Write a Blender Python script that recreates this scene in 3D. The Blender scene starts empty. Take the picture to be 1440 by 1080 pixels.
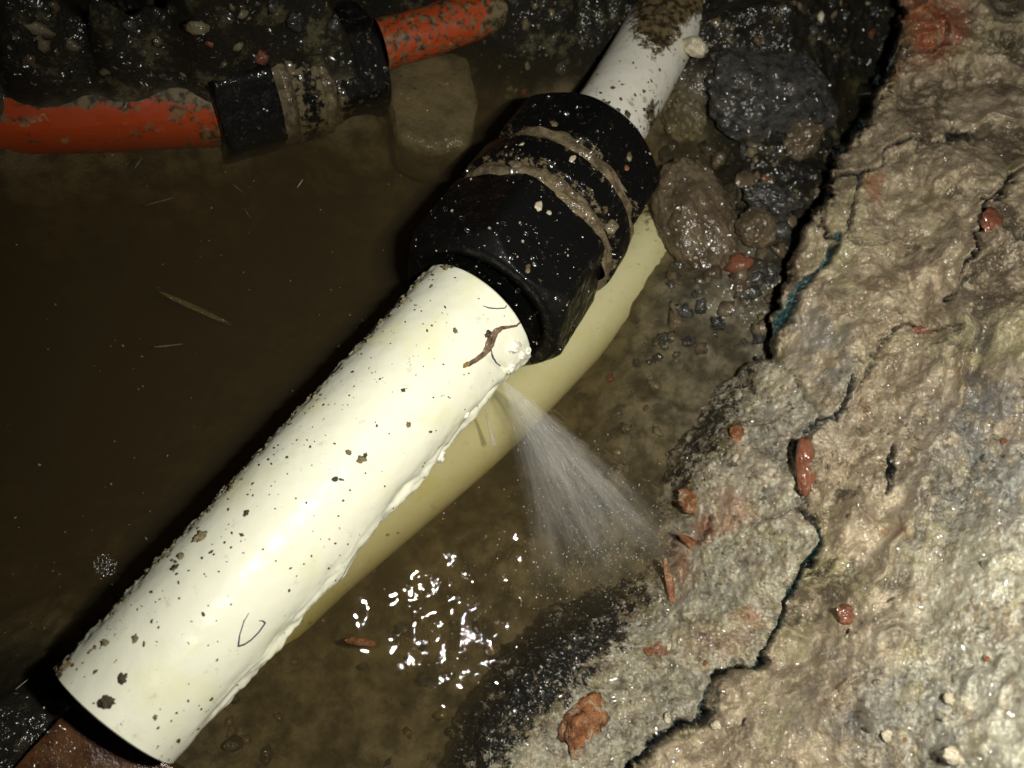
import bpy, bmesh, math, random
import numpy as np
from mathutils import Vector, Matrix, noise as mn
from mathutils.bvhtree import BVHTree
random.seed(7); rng = np.random.default_rng(7)
S = bpy.context.scene
C = S.collection

# ------------------------------------------------------------ camera
CAM_H = 0.30
FPX = 1130.0
XC = Vector((math.sqrt(1-.206**2), 0, .206))
_yz = .297; _yx = -.206*_yz/XC.x
YC = Vector((_yx, math.sqrt(1-_yz**2-_yx**2), _yz))
ZC = XC.cross(YC)
CAM = Vector((0, 0, CAM_H))
cd = bpy.data.cameras.new('camera'); cam = bpy.data.objects.new('camera', cd); C.objects.link(cam)
cam.matrix_world = Matrix(((XC.x, YC.x, ZC.x, CAM.x), (XC.y, YC.y, ZC.y, CAM.y), (XC.z, YC.z, ZC.z, CAM.z), (0, 0, 0, 1)))
cd.sensor_width = 36; cd.lens = 36*FPX/1440; cd.clip_start = .01; cd.clip_end = 20
cd.dof.use_dof = True; cd.dof.focus_distance = .275; cd.dof.aperture_fstop = 13.0
S.camera = cam
# ------------------------------------------------------------ world: night, only a trace of skylight
w = bpy.data.worlds.new('World'); S.world = w; w.use_nodes = True
bg = w.node_tree.nodes['Background']; bg.inputs[0].default_value = (.6, .7, 1, 1); bg.inputs[1].default_value = .004
# ------------------------------------------------------------ the flash of the phone, beside its lens
ld = bpy.data.lights.new('flash', 'SPOT'); ld.energy = 5.0; ld.color = (1, .965, .86); ld.shadow_soft_size = .0045
ld.spot_size = math.radians(150); ld.spot_blend = 1.0
flash = bpy.data.objects.new('flash', ld); C.objects.link(flash)
LP = CAM + XC*.056 + YC*.010
flash.location = LP
aim = (-ZC + XC*.20 - YC*.24).normalized()
flash.rotation_euler = aim.to_track_quat('-Z', 'Y').to_euler()
S.view_settings.view_transform = 'Standard'; S.view_settings.look = 'None'
S.view_settings.exposure = 0; S.view_settings.gamma = 1
cy = S.cycles
cy.max_bounces = 8; cy.transparent_max_bounces = 24; cy.volume_bounces = 1
cy.sample_clamp_indirect = 4; cy.caustics_reflective = False; cy.caustics_refractive = False

# ------------------------------------------------------------ helpers
def ray(px, py):
    return XC*((px-720)/FPX) + YC*((540-py)/FPX) - ZC
def at(px, py, h=0.):
    r = ray(px, py)
    return CAM + r*((CAM_H-h)/(-r.z))
Xn, Yn, Zn = (np.array(v) for v in (XC, YC, ZC))
def to_px(P):
    q = P - np.array(CAM)
    z = -(q@Zn)
    return 720+FPX*(q@Xn)/z, 540-FPX*(q@Yn)/z

def _hash(ix, iy, s):
    h = (ix.astype(np.int64)*374761393 + iy.astype(np.int64)*668265263 + s*974634777) & 0xffffffff
    h = ((h ^ (h >> 13))*1274126177) & 0xffffffff
    h = ((h ^ (h >> 16))*2246822519) & 0xffffffff
    return ((h ^ (h >> 15)) & 0xffffff)/16777216.0
def pn(x, y, s=0):
    x0 = np.floor(x); y0 = np.floor(y); fx = x-x0; fy = y-y0
    u = fx*fx*fx*(fx*(fx*6-15)+10); v = fy*fy*fy*(fy*(fy*6-15)+10)
    def g(dx, dy):
        a = _hash(x0+dx, y0+dy, s)*2*np.pi
        return np.cos(a)*(fx-dx)+np.sin(a)*(fy-dy)
    a = g(0, 0)*(1-u)+g(1, 0)*u; b = g(0, 1)*(1-u)+g(1, 1)*u
    return (a*(1-v)+b*v)*1.5
def fbm(x, y, o=4, s=0, r=.5):
    t = 0; a = 1.
    for i in range(o):
        t = t+a*pn(x, y, s+i*17); x = x*2.03+11.3; y = y*2.03-7.1; a *= r
    return t
def worley(x, y, s=0):
    x0 = np.floor(x); y0 = np.floor(y)
    f1 = np.full(x.shape, 9.); f2 = f1.copy(); idc = np.zeros(x.shape)
    for dx in (-1, 0, 1):
        for dy in (-1, 0, 1):
            cx = x0+dx; cyy = y0+dy
            px = cx+_hash(cx, cyy, s); py = cyy+_hash(cx, cyy, s+5)
            d = np.hypot(x-px, y-py); rr = _hash(cx, cyy, s+9)
            m = d < f1
            f2 = np.where(m, f1, np.minimum(f2, d)); idc = np.where(m, rr, idc); f1 = np.where(m, d, f1)
    return f1, f2, idc
def ss(a, b, x):
    t = np.clip((x-a)/(b-a), 0, 1); return t*t*(3-2*t)
def dseg(px, py, pts):
    d = np.full(px.shape, 1e9)
    for (ax, ay), (bx, by) in zip(pts[:-1], pts[1:]):
        vx, vy = bx-ax, by-ay; t = np.clip(((px-ax)*vx+(py-ay)*vy)/(vx*vx+vy*vy), 0, 1)
        d = np.minimum(d, np.hypot(px-ax-t*vx, py-ay-t*vy))
    return d
def inside(px, py, poly):
    c = np.zeros(px.shape, bool); n = len(poly)
    for i in range(n):
        (ax, ay), (bx, by) = poly[i], poly[(i+1) % n]
        if ay == by: continue
        m = ((ay > py) != (by > py)) & (px < (bx-ax)*(py-ay)/(by-ay)+ax)
        c ^= m
    return c
def sdf(px, py, poly):           # positive inside
    d = dseg(px, py, list(poly)+[poly[0]])
    return np.where(inside(px, py, poly), d, -d)
def rbf(ctrl, X, Y, c=.015):
    P = np.array([tuple(at(a, b, h))[:2]+(h,) for a, b, h in ctrl])
    def k(ax, ay, bx, by): return np.sqrt((ax-bx)**2+(ay-by)**2+c*c)
    A = k(P[:, None, 0], P[:, None, 1], P[None, :, 0], P[None, :, 1])
    n = len(P); M = np.zeros((n+1, n+1)); M[:n, :n] = A; M[:n, n] = 1; M[n, :n] = 1
    wv = np.linalg.solve(M, np.append(P[:, 2], 0))
    out = np.full(X.shape, wv[n])
    for i in range(n): out += wv[i]*k(X, Y, P[i, 0], P[i, 1])
    return out

def mesh_np(name, V, F, mat, parent=None, smooth=True, attrs=None):
    me = bpy.data.meshes.new(name)
    V = np.asarray(V, np.float32); F = np.asarray(F, np.int32); k = F.shape[1]
    me.vertices.add(len(V)); me.vertices.foreach_set('co', V.ravel())
    me.loops.add(F.size); me.loops.foreach_set('vertex_index', F.ravel())
    me.polygons.add(len(F)); me.polygons.foreach_set('loop_start', np.arange(0, F.size, k, dtype=np.int32))
    me.update(calc_edges=True)
    if smooth: me.polygons.foreach_set('use_smooth', np.ones(len(F), bool))
    for a, v in (attrs or {}).items():
        at_ = me.attributes.new(a, 'FLOAT', 'POINT'); at_.data.foreach_set('value', np.asarray(v, np.float32))
    me.materials.append(mat)
    o = bpy.data.objects.new(name, me); C.objects.link(o)
    if parent: o.parent = parent
    return o
def tag(o, label=None, cat=None, group=None, kind=None):
    for k, v in (('label', label), ('category', cat), ('group', group), ('kind', kind)):
        if v: o[k] = v
    return o
def empty(name, loc, label, cat, group=None):
    o = bpy.data.objects.new(name, None); C.objects.link(o); o.location = loc; o.empty_display_size = .01
    return tag(o, label, cat, group)
def reparent(o, e):
    o.parent = e; o.matrix_parent_inverse = Matrix.Translation(e.location).inverted()
def grid_faces(nu, nv, wrap=False):
    i = np.arange(nu-1)[:, None]; j = np.arange(nv if wrap else nv-1)[None, :]
    j2 = (j+1) % nv
    return np.stack([i*nv+j, (i+1)*nv+j, (i+1)*nv+j2, i*nv+j2], -1).reshape(-1, 4)
def keep(V, F, m, attrs):
    used = np.unique(F[m]); mp = np.full(len(V), -1); mp[used] = np.arange(len(used))
    return V[used], mp[F[m]], {k: v[used] for k, v in attrs.items()}

# ---- node material helper
class N:
    def __init__(s, name):
        s.m = bpy.data.materials.new(name); s.m.use_nodes = True; s.t = s.m.node_tree; s.t.nodes.clear()
        s.out = s.t.nodes.new('ShaderNodeOutputMaterial')
    def n(s, ty, ins=None, **kw):
        nd = s.t.nodes.new('ShaderNode'+ty)
        for k, v in kw.items(): setattr(nd, k, v)
        for k, v in (ins or {}).items(): s.put(nd.inputs[k], v)
        return nd
    def put(s, sock, v):
        if isinstance(v, bpy.types.NodeSocket): s.t.links.new(v, sock)
        elif isinstance(v, bpy.types.Node): s.t.links.new(v.outputs[0], sock)
        else:
            if isinstance(v, tuple) and len(v) == 3 and sock.type == 'RGBA': v = v+(1,)
            sock.default_value = v
    def co(s): return s.n('TexCoord').outputs['Object']
    def noise(s, sc, det=4, rough=.55, vec=None, dist=0):
        return s.n('TexNoise', {'Vector': vec or s.co(), 'Scale': sc, 'Detail': det, 'Roughness': rough, 'Distortion': dist}).outputs[0]
    def vor(s, sc, vec=None, feature='F1', out=0):
        return s.n('TexVoronoi', {'Vector': vec or s.co(), 'Scale': sc}, feature=feature).outputs[out]
    def ramp(s, v, a, b, ca=0., cb=1.):
        return s.n('MapRange', {'Value': v, 'From Min': a, 'From Max': b, 'To Min': ca, 'To Max': cb}, interpolation_type='SMOOTHSTEP').outputs[0]
    def mix(s, f, a, b, mode='MIX'):
        nd = s.n('Mix', data_type='RGBA', blend_type=mode)
        s.put(nd.inputs[0], f); s.put(nd.inputs[6], a); s.put(nd.inputs[7], b); return nd.outputs[2]
    def math(s, op, a, b=0.):
        nd = s.n('Math', operation=op); s.put(nd.inputs[0], a); s.put(nd.inputs[1], b); return nd.outputs[0]
    def attr(s, n_): return s.n('Attribute', attribute_name=n_).outputs['Fac']
    def bump(s, h, dist, st=1., nrm=None):
        ins = {'Height': h, 'Distance': dist, 'Strength': st}
        if nrm: ins['Normal'] = nrm
        return s.n('Bump', ins).outputs[0]
    def pbsdf(s, col, rough, nrm=None, **kw):
        ins = {'Base Color': col, 'Roughness': rough}; ins.update(kw)
        if nrm: ins['Normal'] = nrm
        b = s.n('BsdfPrincipled', ins); s.t.links.new(b.outputs[0], s.out.inputs[0]); return b

# ------------------------------------------------------------ materials
def mat_concrete():
    m = N('wet_concrete')
    big = m.noise(26, 6, .65, dist=.8); mid = m.noise(120, 7, .7, dist=.4); fine = m.noise(750, 5, .75); gr = m.noise(1900, 3, .7)
    c = m.mix(m.ramp(mid, .36, .64), (.25, .185, .115), (.65, .535, .37))
    c = m.mix(m.ramp(big, .50, .62, 0, .55), c, (.44, .41, .20))
    c = m.mix(m.ramp(m.noise(17, 4, .6, dist=1.), .48, .64, 0, .5), c, m.mix(.5, c, (.14, .11, .07)))
    c = m.mix(m.ramp(m.noise(48, 7, .75, dist=1.), .54, .62, 0, .65), c, (.21, .145, .08))
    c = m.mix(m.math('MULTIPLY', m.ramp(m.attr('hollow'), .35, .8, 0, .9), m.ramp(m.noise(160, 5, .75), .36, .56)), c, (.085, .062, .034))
    c = m.mix(m.math('MULTIPLY', m.attr('grey'), m.ramp(m.noise(80, 6, .75), .40, .56, 0, .9)), c, (.29, .30, .30))
    c = m.mix(m.math('MULTIPLY', m.attr('pale'), m.ramp(m.noise(210, 6, .75), .41, .57)), c, (.72, .70, .57))
    c = m.mix(m.ramp(fine, .52, .68, 0, .5), c, (.095, .072, .042))
    c = m.mix(m.ramp(gr, .56, .66, 0, .45), c, (.50, .46, .36))
    c = m.mix(m.ramp(m.noise(430, 3, .6), .62, .68, 0, .75), c, (.55, .52, .42))
    c = m.mix(m.math('MULTIPLY', m.attr('rust'), m.ramp(m.noise(140, 6, .75), .36, .48)), c, m.mix(m.ramp(m.noise(300, 4), .4, .6), (.34, .055, .015), (.42, .15, .05)))
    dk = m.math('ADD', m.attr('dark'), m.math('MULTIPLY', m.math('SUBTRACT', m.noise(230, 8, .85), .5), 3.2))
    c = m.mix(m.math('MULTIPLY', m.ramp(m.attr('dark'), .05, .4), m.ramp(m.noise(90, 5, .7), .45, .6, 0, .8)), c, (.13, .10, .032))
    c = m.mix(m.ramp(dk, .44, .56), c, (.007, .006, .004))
    c = m.mix(m.ramp(m.attr('agg'), .66, .80, 0, .6), c, m.mix(.5, c, (.85, .80, .68)))
    c = m.mix(m.ramp(m.attr('agg'), .36, .22, 0, .65), c, (.06, .045, .028))
    c = m.mix(m.attr('mud'), c, (.010, .009, .007))  # black of cracks and undercuts: painted shade along with wet dirt
    c = m.mix(m.attr('ocean'), c, m.mix(m.ramp(m.noise(400, 3), .4, .6), (.015, .07, .085), (.10, .22, .22)))
    b = m.bump(m.math('ADD', fine, m.math('MULTIPLY', gr, .6)), .0014, .9)
    cb = m.bump(m.noise(420, 2, .5), .0014, 1.)
    m.pbsdf(c, .6, b, **{'Specular IOR Level': .22, 'Coat Weight': m.ramp(m.noise(90, 3), .3, .6, .35, 1.), 'Coat Roughness': .2, 'Coat Normal': cb})
    return m.m
def mat_ground():
    m = N('wet_soil')
    mid = m.noise(90, 6, .65); fine = m.noise(800, 4, .7)
    c = m.mix(m.ramp(mid, .35, .65), (.055, .048, .032), (.21, .185, .13))
    vc = m.n('TexVoronoi', {'Vector': m.co(), 'Scale': 190.}).outputs['Color']
    pb = m.n('SeparateColor', {0: vc}).outputs[0]
    c = m.mix(m.ramp(pb, .72, .95, 0, .35), c, (.20, .17, .10))
    c = m.mix(m.ramp(m.noise(40, 5, .7), .45, .65, 0, .7), c, (.04, .032, .018))
    soil = m.mix(m.ramp(m.noise(70, 6, .75), .52, .66), (.012, .010, .006), (.10, .09, .045))
    soil = m.mix(m.ramp(m.noise(330, 3, .6), .66, .70, 0, .8), soil, (.30, .28, .17))
    soil = m.mix(m.ramp(m.noise(500, 5, .75), .50, .62, 0, .7), soil, (.02, .016, .01)); c = m.mix(m.attr('soil'), c, soil)
    h = m.math('ADD', m.math('MULTIPLY', fine, 1.), m.math('MULTIPLY', m.noise(2200, 2), .4))
    b = m.bump(h, .0012, .9)
    dry = m.ramp(m.n('SeparateXYZ', {0: m.co()}).outputs[2], -.001, .001)
    m.pbsdf(c, .6, b, **{'Specular IOR Level': .2, 'Coat Weight': m.math('MULTIPLY', m.ramp(m.noise(90, 3), .35, .6, .2, .8), dry), 'Coat Roughness': .18, 'Coat Normal': m.bump(m.noise(350, 2, .5), .0016, 1.)})
    return m.m
def mat_stone(name, a, b_, sc=260., spk=(.5, .47, .38), rough=.4, specks=.66):
    m = N(name)
    c = m.mix(m.ramp(m.noise(sc*.5, 6, .7), .36, .64), a, b_)
    c = m.mix(m.ramp(m.noise(sc*4, 3, .6), specks, specks+.05, 0, .7), c, spk)
    c = m.mix(m.ramp(m.noise(sc*3, 3, .6), .36, .30, 0, .8), c, tuple(x*.25 for x in a))
    b = m.bump(m.math('ADD', m.noise(sc*3, 4, .7), m.math('MULTIPLY', m.noise(sc*9, 2), .5)), .0009, .9)
    m.pbsdf(c, .6, b, **{'Specular IOR Level': .2, 'Coat Weight': .9 if rough < .3 else .6, 'Coat Roughness': .18, 'Coat Normal': m.bump(m.noise(400, 2, .5), .0014, 1.)})
    return m.m
def mat_pipe(name, base, dirt=.5, rough=.3, stain=.5, patch=(.03, .022, .012)):
    m = N(name)
    st = m.noise(45, 4, .6)
    c = m.mix(m.ramp(st, .52, .68, 0, stain), base, (base[0]*.90, base[1]*.88, base[2]*.55))
    c = m.mix(m.ramp(m.noise(150, 5, .7), .60, .70, 0, dirt), c, (.30, .25, .14))
    c = m.mix(m.ramp(m.noise(420, 4, .75), .685, .72, 0, .9), c, (.07, .055, .03))
    d2 = m.math('ADD', m.noise(700, 3, .6), m.math('MULTIPLY', m.math('SUBTRACT', m.noise(60, 3), .5), .5))
    c = m.mix(m.ramp(d2, .74, .78, 0, .85), c, (.05, .04, .022))
    dk = m.math('ADD', m.attr('dirt'), m.math('MULTIPLY', m.math('SUBTRACT', m.noise(260, 6, .75), .5), 1.3))
    c = m.mix(m.ramp(dk, .45, .6), c, m.mix(m.ramp(m.noise(300, 4), .4, .6), patch, (.16, .12, .06)))
    b = m.bump(m.math('ADD', m.noise(130, 3, .5), m.math('MULTIPLY', m.noise(1500, 2, .6), .08)), .0006, .5)
    m.pbsdf(c, m.ramp(m.noise(250, 3), .3, .7, rough*1.1, rough*1.9), b, **{'Specular IOR Level': .25, 'Subsurface Weight': .0})
    return m.m
def mat_black():
    m = N('black_plastic')
    c = m.mix(m.ramp(m.noise(420, 4, .7), .63, .70, 0, .8), (.004, .004, .004), (.075, .06, .036))
    c = m.mix(m.ramp(m.noise(900, 3, .7), .70, .74, 0, .8), c, (.25, .22, .14))
    dk = m.math('ADD', m.attr('dirt'), m.math('MULTIPLY', m.math('SUBTRACT', m.noise(300, 6, .75), .5), 1.6))
    c = m.mix(m.ramp(dk, .48, .62), c, (.14, .11, .06))
    b = m.bump(m.math('ADD', m.noise(160, 4, .6), m.math('MULTIPLY', m.noise(1300, 3), .25)), .0009, .5)
    m.pbsdf(c, .5, b, **{'Specular IOR Level': .08, 'Coat Weight': m.ramp(m.noise(180, 3), .35, .65, .05, .6), 'Coat Roughness': .12, 'Coat Normal': m.bump(m.noise(300, 2, .5), .0008, 1.)})
    return m.m
def mat_simple(name, col, rough=.4, bsc=900., bd=.0006, spec=.5):
    m = N(name)
    c = m.mix(m.ramp(m.noise(bsc*.3, 4), .35, .65), tuple(x*.6 for x in col), tuple(min(1, x*1.25) for x in col))
    m.pbsdf(c, rough, m.bump(m.noise(bsc, 4, .7), bd, .8), **{'Specular IOR Level': spec}); return m.m

M_CON = mat_concrete(); M_GR = mat_ground()
M_PIPE = mat_pipe('white_plastic', (.77, .775, .635), .3, .26, .35)
M_PIPE2 = mat_pipe('white_plastic_muddy', (.74, .72, .64), .8, .3, .3)
M_PIPE3 = mat_pipe('submerged_plastic', (.70, .71, .50), .3, .5, .6)
M_OR = mat_pipe('orange_plastic', (.36, .048, .008), .8, .35, 0., (.03, .025, .015))
M_BLK = mat_black()
M_MUD = mat_stone('packed_mud', (.08, .06, .035), (.25, .195, .115), 500., (.5, .45, .3), .5)
M_GRAN = mat_stone('dark_conglomerate', (.018, .018, .018), (.085, .08, .068), 420., (.28, .28, .26), .25, .62)
M_COB = mat_stone('brown_cobble', (.065, .045, .026), (.15, .115, .07), 160., (.34, .28, .2), .28)
M_TAN = mat_stone('tan_stone', (.09, .075, .045), (.18, .15, .09), 90., (.3, .26, .16), .5, .72)
M_PALE = mat_stone('pale_stone', (.42, .36, .26), (.62, .56, .42), 200., (.7, .65, .5), .35)
def mat_brick():
    m = N('orange_brick')
    c = m.mix(m.ramp(m.noise(130, 6, .75), .38, .6), (.13, .05, .02), (.36, .15, .06))
    c = m.mix(m.ramp(m.noise(90, 6, .8, dist=.5), .50, .58, 0, .85), c, (.36, .32, .23))
    c = m.mix(m.ramp(m.noise(600, 4, .7), .56, .64, 0, .6), c, (.07, .04, .02))
    b = m.bump(m.math('ADD', m.noise(600, 4, .7), m.noise(1800, 2)), .0010, .9)
    m.pbsdf(c, .55, b, **{'Specular IOR Level': .25, 'Coat Weight': .08, 'Coat Roughness': .3}); return m.m
M_BRICK = mat_brick()
M_RED = mat_stone('dark_red_stone', (.13, .04, .02), (.24, .09, .05), 220., (.3, .2, .14), .2)
M_PUT = mat_pipe('white_putty', (.84, .82, .72), .3, .35, .3)

# ------------------------------------------------------------ the pit ground (structure)
def build_ground():
    st = .0011
    xs = np.arange(-.34, .42, st); ys = np.arange(-.26, .40, st)
    X, Y = np.meshgrid(xs, ys, indexing='ij')
    ctrl = [(-200,300,-.1),(0,400,-.1),(200,400,-.1),(400,300,-.09),(100,700,-.09),(300,600,-.08),(450,450,-.08),(0,850,-.05),
        (40,990,.003),(0,1080,.008),(-200,1000,0),(100,1150,0),(130,960,-.01),(600,450,-.06),(450,650,-.06),
        (500,950,-.034),(350,1050,-.03),(600,900,-.032),(600,1080,-.026),(700,800,-.028),(800,720,-.024),(850,600,-.018),(900,500,-.012),(940,420,-.006),(800,500,-.04),(700,650,-.045),
        (860,760,-.02),(1000,500,-.005),(1100,700,-.01),(1000,900,-.02),(1400,1000,-.02),(1400,400,-.01),
        (1040,420,.004),(1080,330,.006),(1000,280,-.008),(960,200,-.014),(1100,220,.004),(1180,150,-.012),(1150,60,.02),(1080,10,.03),(1250,20,.01),(1200,-100,.03),
        (0,165,-.045),(0,140,-.035),(-80,140,-.035),(60,138,-.035),(-80,100,.016),(0,106,.014),(0,85,.022),(0,0,.04),(200,160,-.04),(120,150,-.04),(280,140,-.035),(180,106,.018),(260,98,.018),(60,-60,.05),(250,-90,.05),(-120,20,.045),(-150,160,-.04),(-60,170,-.04),(-160,100,.02),(420,-90,.04),(130,20,.042),(130,60,.028),(450,-20,.03),(220,20,.034),(330,165,-.04),(350,80,.024),(420,66,.022),(80,108,.018),(300,0,.035),(500,110,-.03),(490,58,.020),(600,130,-.04),(620,20,.004),
        (700,120,-.02),(720,50,.006),(800,80,-.005),(780,0,.02),(560,-50,.03),(900,-60,.01)]
    Z = rbf(ctrl, X, Y, .006)
    V = np.stack([X, Y, Z], -1).reshape(-1, 3); px, py = to_px(V); x = V[:, 0]; y = V[:, 1]; z = V[:, 2]
    z += .004*fbm(x*40, y*40, 4, 1)
    f1, f2, i1 = worley(x*120+.3*fbm(x*200, y*200, 2, 3), y*120, 4)
    z += .0028*np.clip(.5-f1, 0, 1)*(i1 > .35)
    f1, f2, i2 = worley(x*330, y*330, 8)
    z += .0012*np.clip(.55-f1, 0, 1)*(.4+i2)
    soil = np.maximum(ss(150, 95, py+30*fbm(x*60, y*60, 3, 5)), ss(.0, .012, z))
    soil = np.maximum(soil, ss(890, 930, py)*ss(130, 90, px))
    soil = np.maximum(soil, ss(980, 1010, px)*ss(330, 290, py))
    z += soil*(.003*np.abs(fbm(x*110, y*110, 4, 12)))
    V[:, 2] = z
    o = mesh_np('ground', V, grid_faces(len(xs), len(ys)), M_GR, attrs={'soil': soil})
    return tag(o, 'dark wet pebbly floor and muddy banks of the pit', kind='structure')
ground = build_ground()

# ------------------------------------------------------------ broken concrete on the right
ROCK = [(640,1082),(655,1030),(690,960),(740,905),(800,858),(850,812),(920,790),(945,745),(952,690),(965,620),(1000,565),(1040,525),(1085,495),(1088,450),(1100,400),(1128,330),(1160,270),(1190,205),(1222,150),(1246,95),(1262,40),(1275,-30),(1330,-450),(2300,-450),(2300,1700),(500,1700),(560,1300)]
DIV = [(1085,485),(1120,540),(1160,600),(1125,618),(1118,655),(1135,735),(1143,747),(1130,793),(1110,843),(1093,897),(1073,933),(1027,943),(1007,957),(997,997),(960,1027),(900,1060),(860,1110),(820,1300)]
CRACKS = [  # polyline, half width px, depth, teal
    ([(1270,70),(1240,110),(1220,157),(1195,200),(1175,235)], 5, .010, .5),
    ([(1178,335),(1163,362),(1135,395),(1117,417),(1100,450),(1090,475)], 5, .012, 1),
    ([(1190,530),(1177,573),(1160,600),(1147,598),(1130,606),(1120,625),(1117,655)], 3.5, .007, .2),
    ([(1118,655),(1122,700),(1140,745)], 2.5, .003, 0),
    ([(1143,747),(1130,793),(1110,843),(1093,897),(1073,933)], 3.4, .009, 1),
    ([(1073,936),(1050,939),(1027,943),(1007,957)], 6.5, .014, .1),
    ([(1007,957),(992,975),(997,997)], 3.5, .006, .5),
    ([(1000,1000),(960,1027),(925,1048),(895,1062),(870,1095),(820,1300),(820,1500)], 7.5, .016, .15),
    ([(1210,243),(1250,217),(1293,198),(1327,203)], 3, .004, 0),
    ([(1210,243),(1160,263),(1152,300),(1147,320),(1172,342),(1190,322),(1200,287),(1208,250)], 3, .004, 0),
    ([(1172,337),(1215,345),(1290,350)], 2, .002, 0),
    ([(1450,235),(1410,262),(1380,293),(1370,333),(1350,362),(1340,400),(1325,425)], 3.5, .005, 0),
    ([(1262,467),(1235,490),(1225,515),(1213,540),(1195,552)], 2.5, .003, 0),
    ([(1300,493),(1330,490),(1365,497)], 2, .002, 0),
    ([(1247,470),(1275,460),(1330,470)], 2.5, .003, 0),
    ([(1130,815),(1155,795),(1180,788)], 3, .003, 0),
    ([(1060,745),(1085,728),(1110,715)], 2, .002, 0),
    ([(955,765),(985,755),(1000,735)], 2.5, .003, 0),
    ([(800,1010),(812,996),(850,995)], 2, .0025, 0),
    ([(1310,0),(1335,60),(1300,75),(1270,83)], 2.5, .003, 0),
    ([(1440,60),(1400,70),(1350,72),(1300,80)], 2, .002, 0),
    ([(1230,700),(1240,660),(1255,630)], 4, .004, 0),
    ([(1060,600),(1090,598),(1110,603)], 2, .0025, 0),
]
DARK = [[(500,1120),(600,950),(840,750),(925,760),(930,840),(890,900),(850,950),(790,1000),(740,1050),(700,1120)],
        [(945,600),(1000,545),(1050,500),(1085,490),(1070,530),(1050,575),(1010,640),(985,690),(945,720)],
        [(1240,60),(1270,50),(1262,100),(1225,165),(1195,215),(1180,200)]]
def mq(ctrl, X, Y, c):
    P = np.array(ctrl, float)
    def k(ax, ay, bx, by): return np.sqrt((ax-bx)**2+(ay-by)**2+c*c)
    n = len(P); M = np.zeros((n+1, n+1)); M[:n, :n] = k(P[:, None, 0], P[:, None, 1], P[None, :, 0], P[None, :, 1]); M[:n, n] = 1; M[n, :n] = 1
    wv = np.linalg.solve(M, np.append(P[:, 2], 0)); out = np.full(X.shape, wv[n])
    for i in range(n): out += wv[i]*k(X, Y, P[i, 0], P[i, 1])
    return out
def build_rock():
    # a relief sheet over the exposed face of the broken concrete: every vertex has its own height above the water
    st = 1.5
    gx = np.concatenate([np.arange(590, 1470, st), np.arange(1470, 2150, 4.)]); gy = np.concatenate([np.arange(-420, -40, 4.), np.arange(-40, 1120, st), np.arange(1120, 1500, 4.)])
    PX, PY = np.meshgrid(gx, gy, indexing='ij'); px = PX.ravel(); py = PY.ravel()
    ctrl = [(640,1080,-.003),(700,1040,.006),(700,950,-.003),(760,940,.006),(800,860,-.002),(880,850,.008),(930,790,0),(850,1000,.022),(940,900,.024),(1000,800,.028),(960,690,.004),(1060,700,.032),(990,600,.006),
        (1060,560,.022),(1095,480,.028),(1080,920,.042),(900,1045,.032),(1000,1040,.046),(1110,420,.034),
        (1160,520,.044),(1160,380,.040),(1250,300,.050),(1180,250,.036),(1230,180,.040),(1290,100,.042),(1440,50,.055),(1440,250,.068),(1300,450,.062),(1170,650,.046),(1220,720,.060),(1440,450,.085),
        (1320,700,.080),(1440,700,.104),(1120,840,.052),(1160,870,.058),(1250,950,.084),(1440,900,.122),(1440,1080,.132),(1200,1080,.084),(1080,1000,.056),(1600,1000,.14),(1600,500,.11),(1500,-50,.06),(2000,500,.12),(2000,1100,.13),(2000,-100,.07),(1500,-380,.04),(1300,1500,.09),(2000,1500,.13),(1000,1240,.05),(700,1240,.01)]
    h = mq(ctrl, px, py, 60.)
    ra = (px-720)[:, None]/FPX*Xn+(540-py)[:, None]/FPX*Yn-Zn
    cn = np.array(CAM)
    P = cn+ra*((CAM_H-h)/(-ra[:, 2]))[:, None]
    x = (px-720)*.00021; y = (540-py)*.00021
    vw = -ra/np.linalg.norm(ra, axis=1)[:, None]
    wx = px+10*fbm(x*120, y*120, 5, 21, .6); wy = py+10*fbm(x*120, y*120, 5, 31, .6)
    lump = inside(wx, wy, [(820,1700),(480,1700),(560,1300),(600,1000),(900,700),(950,500),(1060,440)]+DIV)
    slabm = 1-lump*1.
    z = .0180*fbm(x*13, y*13, 2, 41)+.0065*fbm(x*34, y*34, 2, 40)
    gm = np.clip(ss(-.35, .35, fbm(x*22, y*22, 3, 97))+lump, .25, 1)
    ang = math.radians(58)+.5*pn(x*9, y*9, 48)
    u = x*np.cos(ang)+y*np.sin(ang); v = -x*np.sin(ang)+y*np.cos(ang)
    v = v+.012*fbm(x*30, y*30, 3, 45)+.003*fbm(x*130, y*130, 4, 46)
    r1 = 1-2*np.abs(pn(u*20, v*62, 50)); r2 = 1-2*np.abs(pn(u*60, v*150, 52))
    mid = slabm*(.0070*r1+.0009*r2)
    wl, w2, il = worley(x*70+.8*fbm(x*90, y*90, 3, 3), y*70+.8*fbm(x*90, y*90, 3, 14), 63)
    mid = mid+(.0048+.0012*lump)*(np.sqrt(np.clip(1-wl*wl, 0, 1))-.7)
    mid = mid+(.0012+.0020*gm)*fbm(x*80, y*80, 4, 60, .5)
    z += mid
    f1, f2, i1 = worley(x*190+.6*pn(x*330, y*330, 3), y*190+.6*pn(x*330, y*330, 4), 61)
    z += gm*(lump*.0030+slabm*.0012)*np.clip(.75-f1, 0, 1)*(i1*.9+.1); wa = f1
    f1, f2, i2 = worley(x*430+.5*pn(x*800, y*800, 3), y*430+.5*pn(x*700, y*800, 9), 62)
    z += gm*(lump*.0018+slabm*.0012)*np.clip(.75-f1, 0, 1)*(i2+.2); wb = f1
    f1, f2, i3 = worley(x*900, y*900, 66)
    z += gm*.0006*np.clip(.75-f1, 0, 1)*(i3+.2)
    z += (.0003+.0006*gm)*fbm(x*700, y*700, 3, 70, .65)
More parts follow.
